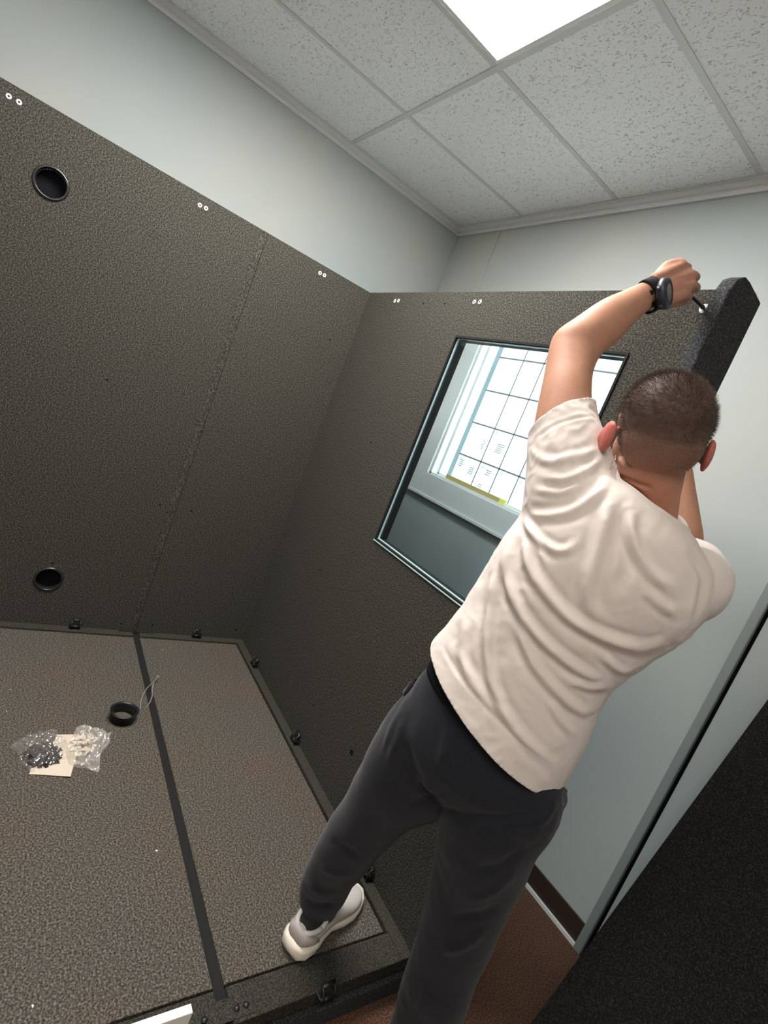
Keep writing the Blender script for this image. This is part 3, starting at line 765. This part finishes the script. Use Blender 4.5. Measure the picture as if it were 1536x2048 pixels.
n1 = noise_(m, coords(m), 300, 1, .5); L(m, ramp(m, n1, [(.3, (.03,.024,.02)), (.7, (.14,.10,.072))]), bsdf(m).inputs['Base Color'])
ho = link('hair', me, m, PERSON)
print('hair strands', len(fs), 'body verts', len(co))
# loop at the left ear
b = MB(); b.lathe([(.0085 + .0009 * math.cos(a), .0009 * math.sin(a)) for a in np.linspace(0, 2 * PI, 8, endpoint=False)], U(1225, 930, .925), n=24, M=Matrix((HU * 1.9, HF, (HR + HF * .4).normalized())).transposed().to_4x4(), closed=True)
b.build('earring', mat('silver', (.75,.74,.72), .25, .8), PERSON, True)

# ---- t-shirt
sb = MB()
TS = [((868,1290),(1121,1557),1.09,1.055,.142)] + [(l, r, dl, dr, t + .010) for l, r, dl, dr, t in TORSO[1:-2]] + [((1190,968),(1372,1094),1.0,.965,.078), ((1222,1000),(1356,1068),.99,.97,.062)]
TS = [((850,1312),(1108,1580),1.094,1.064,.146)] + TS
loft(sb, TS, n=48, grow=.004)
SL = [((1052,1085),(1260,1010),1.00,.99,.085),((1048,1020),(1245,975),1.005,1.0,.088),((1056,940),(1222,925),1.02,1.01,.082),((1061,880),(1198,868),1.035,1.03,.074),((1058,858),(1186,812),1.045,1.045,.066),((1062,840),(1188,794),1.05,1.05,.064)]
loft(sb, SL, n=36, grow=.002)
# right sleeve: round the upper arm, pointing away from the viewer
ad = (RE - RS).normalized()
lathe_path(sb, *spline([U(1345,1165,.955), U(1372,1166,.965), U(1384,1158,1.01), U(1384,1142,1.07), U(1382,1132,1.11)], [.076, .073, .069, .065, .060]), n=28)
# bunched cloth between raised shoulder and neck
sb.ball(U(1208, 1000, .975), (.028, .025, .03)); sb.ball(U(1180, 975, .985), (.048, .048, .048))
shirt = fuse(sb, .0042, 20)
bm = bmesh.new(); bm.from_mesh(shirt)
def largest_island(bm):
    left = set(bm.verts); best = []
    while left:
        st_ = [left.pop()]; isl = [st_[0]]
        while st_:
            v = st_.pop()
            for e in v.link_edges:
                q = e.other_vert(v)
                if q in left: left.discard(q); st_.append(q); isl.append(q)
        if len(isl) > len(best): best = isl
    keep = set(best); bmesh.ops.delete(bm, geom=[v for v in bm.verts if v not in keep], context='VERTS')
def cut(bm, p, nrm, rad, axis=False):
    g = [v for v in bm.verts if ((v.co - p) - (nrm * (v.co - p).dot(nrm) if axis else Vector())).length < rad and (not axis or abs((v.co - p).dot(nrm)) < .17)]; gs = set(g)
    e = [x for x in bm.edges if x.verts[0] in gs and x.verts[1] in gs]; f = [x for x in bm.faces if all(v in gs for v in x.verts)]
    bmesh.ops.bisect_plane(bm, geom=g + e + f, plane_co=p, plane_no=nrm, clear_outer=True)
ha = (U(868,1290,1.09) + U(1118,1556,1.06)) / 2; hax = (U(1085,1200,1.01) - ha).normalized()
hw = (U(1118,1556,1.06) - U(868,1290,1.09)); hax = (hax - hw.normalized() * hax.dot(hw.normalized())).normalized()
cut(bm, ha, -hax, 3)
sa = (U(1061,864,1.042) + U(1184,818,1.042)) / 2; sax = ((U(1085,770,1.07) + U(1182,760,1.07)) / 2 - sa); sw_ = (U(1184,818,1.042) - U(1061,864,1.042)).normalized(); sax = (sax - sw_ * sax.dot(sw_)).normalized()
cut(bm, sa, sax, .16)
cut(bm, RS.lerp(RE, .80), ad, .12)
NA, ND, NBk = U(1226, 980, .965), U(1357, 1052, .965), U(1296, 1046, .900)
NK = (NA + ND) / 2; nw = (ND - NA).normalized(); nax = (NBk - NA).cross(ND - NA).normalized()
if nax.z < 0: nax = -nax
cut(bm, NK, nax, .086, True)
bmesh.ops.delete(bm, geom=[v for v in bm.verts if not v.link_faces], context='VERTS')
largest_island(bm); bm.to_mesh(shirt); bm.free()
co = get_co(shirt); no = get_no(shirt); px, dep = proj_np(co)
facing = np.clip(-(no @ np.array(CZF)) * 1.6 + .25, 0, 1)
FOLDS = [ # pixel path, height (m), width (px)
 ([(1043,1027),(1062,1060),(1078,1100),(1090,1130)], .006, 7),
 ([(1040,1035),(1020,1090),(1012,1140),(1026,1195),(1062,1255),(1117,1310),(1176,1351),(1212,1365)], .010, 9),
 ([(1052,1050),(1058,1130),(1090,1182),(1130,1228),(1176,1260),(1227,1283),(1281,1296),(1322,1292)], .011, 10),
 ([(1010,1100),(985,1182),(976,1255),(976,1319),(987,1378),(1017,1437),(1062,1492),(1110,1530)], .010, 9),
 ([(1036,1240),(1050,1292),(1080,1346),(1126,1396),(1167,1424),(1190,1412)], .009, 9),
 ([(1216,1000),(1204,1068),(1195,1100),(1181,1150),(1176,1200),(1195,1240)], .010, 13),
 ([(1262,1020),(1263,1068),(1281,1114),(1313,1155),(1354,1182)], .008, 11),
 ([(1048,1024),(1085,1032),(1140,1022),(1194,988),(1220,955)], .009, 9),
 ([(1062,908),(1103,922),(1150,912),(1200,900)], .004, 8),
 ([(1085,955),(1130,958),(1175,938),(1205,912)], .005, 7),
 ([(1070,980),(1120,985),(1160,968)], .004, 6),
 ([(1050,1040),(1070,1070),(1103,1097),(1133,1100),(1158,1080)], .007, 8),
 ([(1236,1009),(1240,1068),(1254,1128),(1236,1182)], -.006, 12),
 ([(1140,1360),(1180,1375),(1215,1372)], .006, 7), ([(1200,1310),(1240,1340),(1262,1335)], .006, 7),
 ([(1335,1222),(1355,1240)], .002, 7), ([(1290,1292),(1330,1280)], .003, 7),
 ([(1100,1400),(1120,1440),(1150,1470)], .005, 7), ([(935,1240),(925,1300),(940,1360)], .005, 8), ([(905,1290),(950,1370),(1010,1440)], .004, 8),
 ([(1290,1180),(1330,1215),(1360,1220)], .005, 9), ([(1380,1110),(1405,1150),(1400,1200),(1385,1240)], -.005, 7),
 ([(885,1290),(920,1352),(985,1430),(1050,1492),(1110,1535)], -.0025, 3.5),
 ([(1068,880),(1110,852),(1150,838),(1188,834)], -.0022, 3),
]
disp = np.zeros(len(co))
for poly, amp, sg in FOLDS:
    xs = [p[0] for p in poly]; ys = [p[1] for p in poly]; pad = 3.5 * sg + 12
    idx = np.where((px[:, 0] > min(xs) - pad) & (px[:, 0] < max(xs) + pad) & (px[:, 1] > min(ys) - pad) & (px[:, 1] < max(ys) + pad) & (facing > .02))[0]
    if not len(idx): continue
    d, t = dist_curve(px[idx], poly); end = np.minimum(1, np.minimum(t, 1 - t) * 5 + .12)
    prof = np.exp(-(d / sg) ** 2) - .55 * np.exp(-((d - 1.9 * sg) / (.9 * sg)) ** 2)
    disp[idx] += .72 * amp * prof * end * facing[idx]
for i in range(len(co)):
    p = Vector(co[i]); q = noise.noise(p * 22) * .0024 + (1 - abs(noise.noise(p * 42 + Vector((3, 1, 7))))) * .0042 * (.4 + noise.noise(p * 9 + Vector((8, 2, 1)))) + noise.noise(p * 90) * .0004
    disp[i] += q
co += no * disp[:, None]; set_co(shirt, co)
m = mat('cotton', (.67,.605,.555), .9, spec=.15); bump(m, noise_(m, coords(m), 900, 2, .6), .15, .0008); bsdf(m).inputs['Sheen Weight'].default_value = .1; M['cotton'] = m
so = link('t_shirt', shirt, M['cotton'], PERSON, True)
sl_ = so.modifiers.new('thick', 'SOLIDIFY'); sl_.thickness = .0022; sl_.offset = -1
# ribbed collar following the neckline of the shirt
bm = bmesh.new(); bm.from_mesh(shirt)
be = [e for e in bm.edges if len(e.link_faces) == 1 and (e.verts[0].co - NK).length < .15]
nb = {}
for e in be:
    for a, c in ((0, 1), (1, 0)): nb.setdefault(e.verts[a], []).append(e.verts[c])
best = []; seen = set()
for st_ in list(nb):
    if st_ in seen: continue
    loop = [st_]; seen.add(st_)
    while True:
        nx_ = [v for v in nb[loop[-1]] if v not in seen]
        if not nx_: break
        loop.append(nx_[0]); seen.add(nx_[0])
    if len(loop) > len(best): best = loop
P = np.array([v.co[:] for v in best]); bm.free()
for _ in range(25): P = .5 * P + .25 * (np.roll(P, 1, 0) + np.roll(P, -1, 0))
P = [Vector(p) for p in P[::2]]; cen = sum(P, Vector()) / len(P); rs = []
for i in range(len(P)):
    t = (P[(i + 1) % len(P)] - P[i - 1]).normalized(); rn = P[i] - cen; rn = (rn - t * rn.dot(t)).normalized(); ax = t.cross(rn)
    if ax.dot(nax) < 0: ax = -ax
    c = P[i]
    rs.append([c - ax * .013 + rn * .0045, c - ax * .004 + rn * .0042, c + ax * .004 + rn * .0005, c + ax * .0035 - rn * .0025, c - ax * .010 - rn * .001])
MB().rings(rs, closed=True).build('collar', M['cotton'], so, True)

# ---- trousers
tb = MB()
loft(tb, [((890,1265),(1118,1500),1.10,1.07,.092),((870,1318),(1106,1554),1.105,1.07,.104),((838,1350),(1135,1590),1.11,1.05,.125),((815,1395),(1128,1612),1.12,1.05,.132),((800,1440),(1118,1632),1.13,1.055,.132),((800,1500),(1100,1650),1.13,1.06,.115)], n=44)
loft(tb, [((822,1380),(1010,1520),1.11,1.10,.11),((777,1430),(965,1570),1.14,1.13,.105),((741,1488),(905,1605),1.18,1.16,.100),((712,1547),(856,1618),1.22,1.20,.092),((680,1612),(808,1650),1.26,1.24,.082),((651,1655),(768,1692),1.30,1.28,.074),((628,1698),(735,1732),1.34,1.32,.066),((606,1748),(712,1756),1.38,1.37,.060),((600,1790),(692,1792),1.41,1.40,.056),((604,1830),(674,1822),1.43,1.42,.050),((602,1880),(668,1872),1.47,1.46,.048)], n=32)
loft(tb, [((905,1512),(1108,1592),1.09,1.06,.095),((884,1570),(1120,1625),1.085,1.05,.112),((878,1640),(1085,1665),1.10,1.07,.108),((872,1700),(1064,1712),1.12,1.09,.100),((858,1770),(1030,1780),1.14,1.12,.092),((840,1850),(990,1868),1.17,1.15,.084),((815,1930),(955,1945),1.20,1.18,.077),((793,2010),(930,2020),1.23,1.21,.072),((765,2100),(895,2110),1.27,1.25,.066),((745,2180),(860,2190),1.31,1.29,.062),((735,2235),(835,2240),1.33,1.31,.058),((715,2300),(812,2305),1.37,1.35,.056)], n=32)
tb.ball(U(1030, 1585, 1.03), (.10, .085, .09)); tb.ball(U(925, 1525, 1.06), (.095, .08, .09))
tr = fuse(tb, .0048, 12)
bm = bmesh.new(); bm.from_mesh(tr)
tw = (U(875,1300,1.10) + U(1135,1550,1.06)) / 2 + hax * .016; cut(bm, tw, hax, .35)
lh_ = U(640, 1806, 1.41); cut(bm, lh_, (lh_ - U(690,1740,1.34)).normalized(), .20)
rh_ = U(790, 2215, 1.315); cut(bm, rh_, (rh_ - U(830,2100,1.26)).normalized(), .22)
bmesh.ops.delete(bm, geom=[v for v in bm.verts if not v.link_faces], context='VERTS')
largest_island(bm); bm.to_mesh(tr); bm.free()
co = get_co(tr); no = get_no(tr); px, dep = proj_np(co); facing = np.clip(-(no @ np.array(CZF)) * 1.6 + .3, 0, 1)
TF = [([(953,1488),(925,1530),(900,1570),(878,1605)], -.004, 4), ([(862,1330),(880,1400),(930,1465),(985,1510),(1060,1550),(1125,1575)], -.003, 4),
      ([(842,1345),(815,1400),(790,1450),(765,1510)], .005, 7), ([(822,1400),(800,1470),(775,1530)], .005, 9), ([(870,1612),(920,1632),(1000,1636),(1080,1628)], -.007, 10), ([(880,1590),(850,1600),(820,1610)], -.006, 10),
      ([(1110,1600),(1095,1630),(1075,1650)], .006, 8), ([(900,1450),(890,1490),(880,1540)], .005, 10), ([(815,1480),(830,1540),(850,1590)], -.006, 10),
      ([(640,1730),(665,1745),(700,1745)], .005, 7), ([(612,1760),(640,1785),(680,1785)], .006, 7), ([(660,1680),(700,1700),(725,1722)], -.004, 8), ([(603,1790),(630,1808),(670,1806)], -.005, 6),
      ([(1030,1740),(990,1780),(940,1800)], .005, 9), ([(1000,1810),(960,1830),(900,1835)], -.005, 10), ([(970,1860),(930,1890),(880,1900)], .005, 10), ([(1040,1700),(1000,1730),(950,1740)], -.004, 9)]
disp = np.zeros(len(co))
for poly, amp, sg in TF:
    xs = [p[0] for p in poly]; ys = [p[1] for p in poly]; pad = 3 * sg + 10
    idx = np.where((px[:, 0] > min(xs) - pad) & (px[:, 0] < max(xs) + pad) & (px[:, 1] > min(ys) - pad) & (px[:, 1] < max(ys) + pad) & (facing > .02))[0]
    if len(idx):
        d, t = dist_curve(px[idx], poly); disp[idx] += amp * np.exp(-(d / sg) ** 2) * np.minimum(1, np.minimum(t, 1 - t) * 5 + .15) * facing[idx]
for i in range(len(co)):
    p = Vector(co[i]); disp[i] += noise.noise(p * 11) * .004 + (1 - abs(noise.noise(p * 20 + Vector((1, 5, 2))))) * .003 * (.5 + noise.noise(p * 6))
co += no * disp[:, None]; set_co(tr, co)
m = mat('jersey', (.013,.0145,.019), .9, spec=.15); bsdf(m).inputs['Sheen Weight'].default_value = .12; bump(m, noise_(m, coords(m), 600, 2, .6), .3, .001); M['jersey'] = m
to = link('trousers', tr, M['jersey'], PERSON, True)
sl_ = to.modifiers.new('thick', 'SOLIDIFY'); sl_.thickness = .002; sl_.offset = -1
b = MB()
rg, _ = loft(MB(), [((882,1285),(1122,1530),1.09,1.058,.112),((866,1318),(1116,1560),1.098,1.060,.122),((857,1335),(1118,1580),1.103,1.058,.127)], n=44, sub=3)
b.rings(rg, cap=False); wb_ = b.build('waistband', mat('dark_rib', (.010,.010,.012), .9, spec=.1), to, True)
sl_ = wb_.modifiers.new('thick', 'SOLIDIFY'); sl_.thickness = .004; sl_.offset = 1
# back pocket flap on the right hip, pocket edge on the left
MB().tube([U(1117,1566,1.05), U(1127,1582,1.05), U(1125,1602,1.05), U(1116,1616,1.055)], [.004,.008,.008,.003], 8).build('pocket_edge', M['jersey'], to, True)
MB().tube([U(858,1336,1.11), U(843,1350,1.115), U(826,1368,1.12), U(812,1386,1.125), U(810,1402,1.13)], [.004,.007,.009,.008,.003], 8).build('pocket_edge', M['jersey'], to, True)

# ---- trainers
m_up = mat('knit_upper', (.52,.50,.46), .85); m_sole = mat('foam_sole', (.80,.73,.62), .6); m_lace = mat('lace', (.75,.74,.70), .8)
m_heel = mat('heel_panel', (.40,.36,.34), .7); m_sock = mat('sock', (.012,.012,.013), .9)
def trainer(h, f, mirror=1):
    Mf = footm(h, f)
    def ring(y, hl, hr, z0, z1, n=20, top=1.0, ex=.75):
        o = []
        for k in range(n):
            a = 2 * PI * k / n; ca, sa = math.cos(a), math.sin(a)
            ca = math.copysign(abs(ca) ** ex, ca); sa = math.copysign(abs(sa) ** ex, sa)
            x = (hr if ca > 0 else hl) * ca * (1 - .18 * max(0, sa) * top); o.append(Mf @ Vector((x * mirror * 1.12, y, ((z0 + z1) / 2 + (z1 - z0) / 2 * sa) * 1.10)))
        return o
    # sole: y, left, right, bottom, top
    SO = [(-.012, .014, .014, .020, .036), (-.004, .030, .030, .006, .044), (.015, .040, .040, .001, .046), (.050, .042, .042, 0, .044), (.090, .038, .034, .002, .038), (.130, .038, .030, .003, .032), (.175, .043, .040, 0, .029), (.215, .045, .044, 0, .027), (.250, .041, .038, .001, .027), (.278, .030, .026, .007, .030), (.292, .014, .011, .015, .032)]
    up = MB().rings([ring(y, l, r, z0, z1, 24) for y, l, r, z0, z1 in ((.000, .022, .022, .03, .072), (.010, .031, .031, .03, .076), (.040, .036, .036, .03, .068), (.075, .036, .035, .03, .070), (.105, .036, .033, .025, .084), (.135, .037, .032, .02, .084), (.170, .041, .038, .02, .072), (.210, .043, .041, .02, .060), (.245, .038, .035, .02, .052), (.270, .026, .022, .02, .044), (.284, .010, .008, .022, .034))])
    me = up.mesh('trainer'); o = bpy.data.objects.new('x', me); COL.objects.link(o); sbs = o.modifiers.new('s', 'SUBSURF'); sbs.levels = 2; me2 = evaluated(o); bpy.data.objects.remove(o)
    sh = link('trainer', me2, m_up, PERSON, True)
    s_ = MB().rings([ring(*q, 24, 0, .6) for q in SO]).build('sole', m_sole, sh, True)
    g = MB().rings([ring(y, l + .0015, r + .0015, z - .002, z + .002, 24, 0, .6) for y, l, r, z in ((-.011, .014, .014, .031), (.0, .033, .033, .030), (.02, .0405, .0405, .029), (.05, .0425, .0425, .028), (.09, .0385, .0345, .022))]).build('sole_line', m_heel, sh, True)
    MB().rings([ring(y, l, r, z0, z1, 24) for y, l, r, z0, z1 in ((-.004, .018, .018, .04, .070), (.002, .028, .028, .036, .076), (.014, .0345, .0345, .036, .074), (.034, .0385, .0385, .036, .066), (.050, .0395, .0395, .036, .058))]).build('heel_panel', m_heel, sh, True)
    # collar lining, tongue, laces
    MB().rings([[Mf @ Vector(((.031 * math.cos(a)) * mirror, .050 + .042 * math.sin(a), z + .008 * math.sin(a))) for a in np.linspace(0, 2 * PI, 24, endpoint=False)] for z in (.052, .0865)]).build('collar_opening', m_sock, sh, True)
    MB().tube([Mf @ Vector(((.034 * math.cos(a)) * mirror, .050 + .045 * math.sin(a), .083 + .008 * math.sin(a))) for a in np.linspace(0, 2 * PI, 33)], .0065, 8).build('padded_collar', m_up, sh, True)
    MB().rings([ring(y, l, l, z0, z0 + .012, 16) for y, l, z0 in ((.088, .020, .092), (.105, .020, .084), (.140, .018, .076), (.170, .015, .064))]).build('tongue', m_heel, sh, True)
    for i in range(5):
        y = .102 + i * .016; z = .0925 - i * .0062
        MB().tube([Mf @ Vector((-.024 * mirror, y - .003, z - .007)), Mf @ Vector((-.010 * mirror, y, z + .002)), Mf @ Vector((.010 * mirror, y, z + .002)), Mf @ Vector((.024 * mirror, y - .003, z - .007))], .0028, 8).build('lace', m_lace, sh, True)
    return sh
trainer(HEEL_L, FD_L, 1); trainer(HEEL_R, FD_R, -1)
b = MB(); lathe_path(b, *spline([U(648, 1790, 1.41), ANL.lerp(Vector((1.57,-.32,.075)), .4), Vector((1.568, -.316, .070))], [.041, .043, .036])); b.build('sock', m_sock, PERSON, True)
b = MB(); lathe_path(b, *spline([ANR + Vector((0,0,.05)), ANR, Vector((HEEL_R.x - .005, HEEL_R.y + .05, ZF + .07))], [.042, .040, .036])); b.build('sock', m_sock, PERSON, True)

# ---- watch
WC = U(1300, 591, 1.118); wax = (U(1330, 578, 1.125) - U(1270, 607, 1.113)).normalized()
wn_ = (-(CZF) * .80 + CX * .45 + CYD * .25); wn_ = (wn_ - wax * wn_.dot(wax)).normalized(); ws = wax.cross(wn_).normalized()
b = MB(); rs = []
for i in range(40):
    a = 2 * PI * i / 40; rad = (wn_ * math.cos(a) * .0265 + ws * math.sin(a) * .0335); rn = rad.normalized(); c = WC + rad; hw_ = .011
    rs.append([c - wax * hw_, c - wax * hw_ + rn * .0035, c + wax * hw_ + rn * .0035, c + wax * hw_])
wat = b.rings(rs, closed=True).build('wristwatch', M['blackmat'], PERSON, True)
tag(wat, 'black digital wristwatch')
fn = (wn_ * .85 + wax * .50).normalized(); fs_ = ws; fu = fs_.cross(fn).normalized()
Mw = Matrix.Translation(WC + wn_ * .027 + wax * .006) @ Matrix((fu, fs_, fn)).transposed().to_4x4() @ Matrix.Scale(1.16, 4)
b = MB().lathe([(.0005, -.004), (.022, -.004), (.0275, 0), (.0280, .006), (.0255, .0115), (.0215, .0125), (.0205, .0112), (.0005, .0112)], n=36, M=Mw)
for a in (.6, -.6, PI - .6, PI + .6):
    b.box((.024, -.004, -.001), (.031, .004, .006), Mw @ Matrix.Rotation(a, 4, 'Z'))
cs = b.build('watch_case', mat('navy_resin', (.020,.026,.042), .4), wat, True)
MB().lathe([(.0005, .0114), (.0155, .0114), (.0155, .0119), (.0005, .0119)], n=30, M=Mw).build('dial', mat('dial', (.075,.085,.09), .15), wat)
MB().box((-.009, -.004, .0118), (.009, .004, .0123), Mw).build('display', mat('lcd', (.16,.18,.17), .2), wat)
for i in (-1, 1): MB().box((-.0025, -.005, -.004), (.0025, .005, .001), Matrix.Translation(WC - wax * .016 + wn_ * .024 + ws * (.012 * i)) @ Matrix((wax, ws, wn_)).transposed().to_4x4()).build('strap_keeper', M['black'], wat)

# ---- hex driver held in the left hand
b = MB(); tip = Vector((1.650, -.004, 1.874)); grip = U(1374, 584, 1.165)
b.tube([tip, tip.lerp(grip, .12), tip.lerp(grip, .13), grip, grip.lerp(U(1362, 562, 1.165), .8)], [.0025, .0025, .0034, .0034, .0036], 10)
b.ball(tip + Vector((0, -.006, 0)), .0052, n=12, m_=8)
tag(b.build('hex_key', M['black'], smooth=True), 'black hex key held in the raised left hand, tip on a wall bolt', 'hex key')
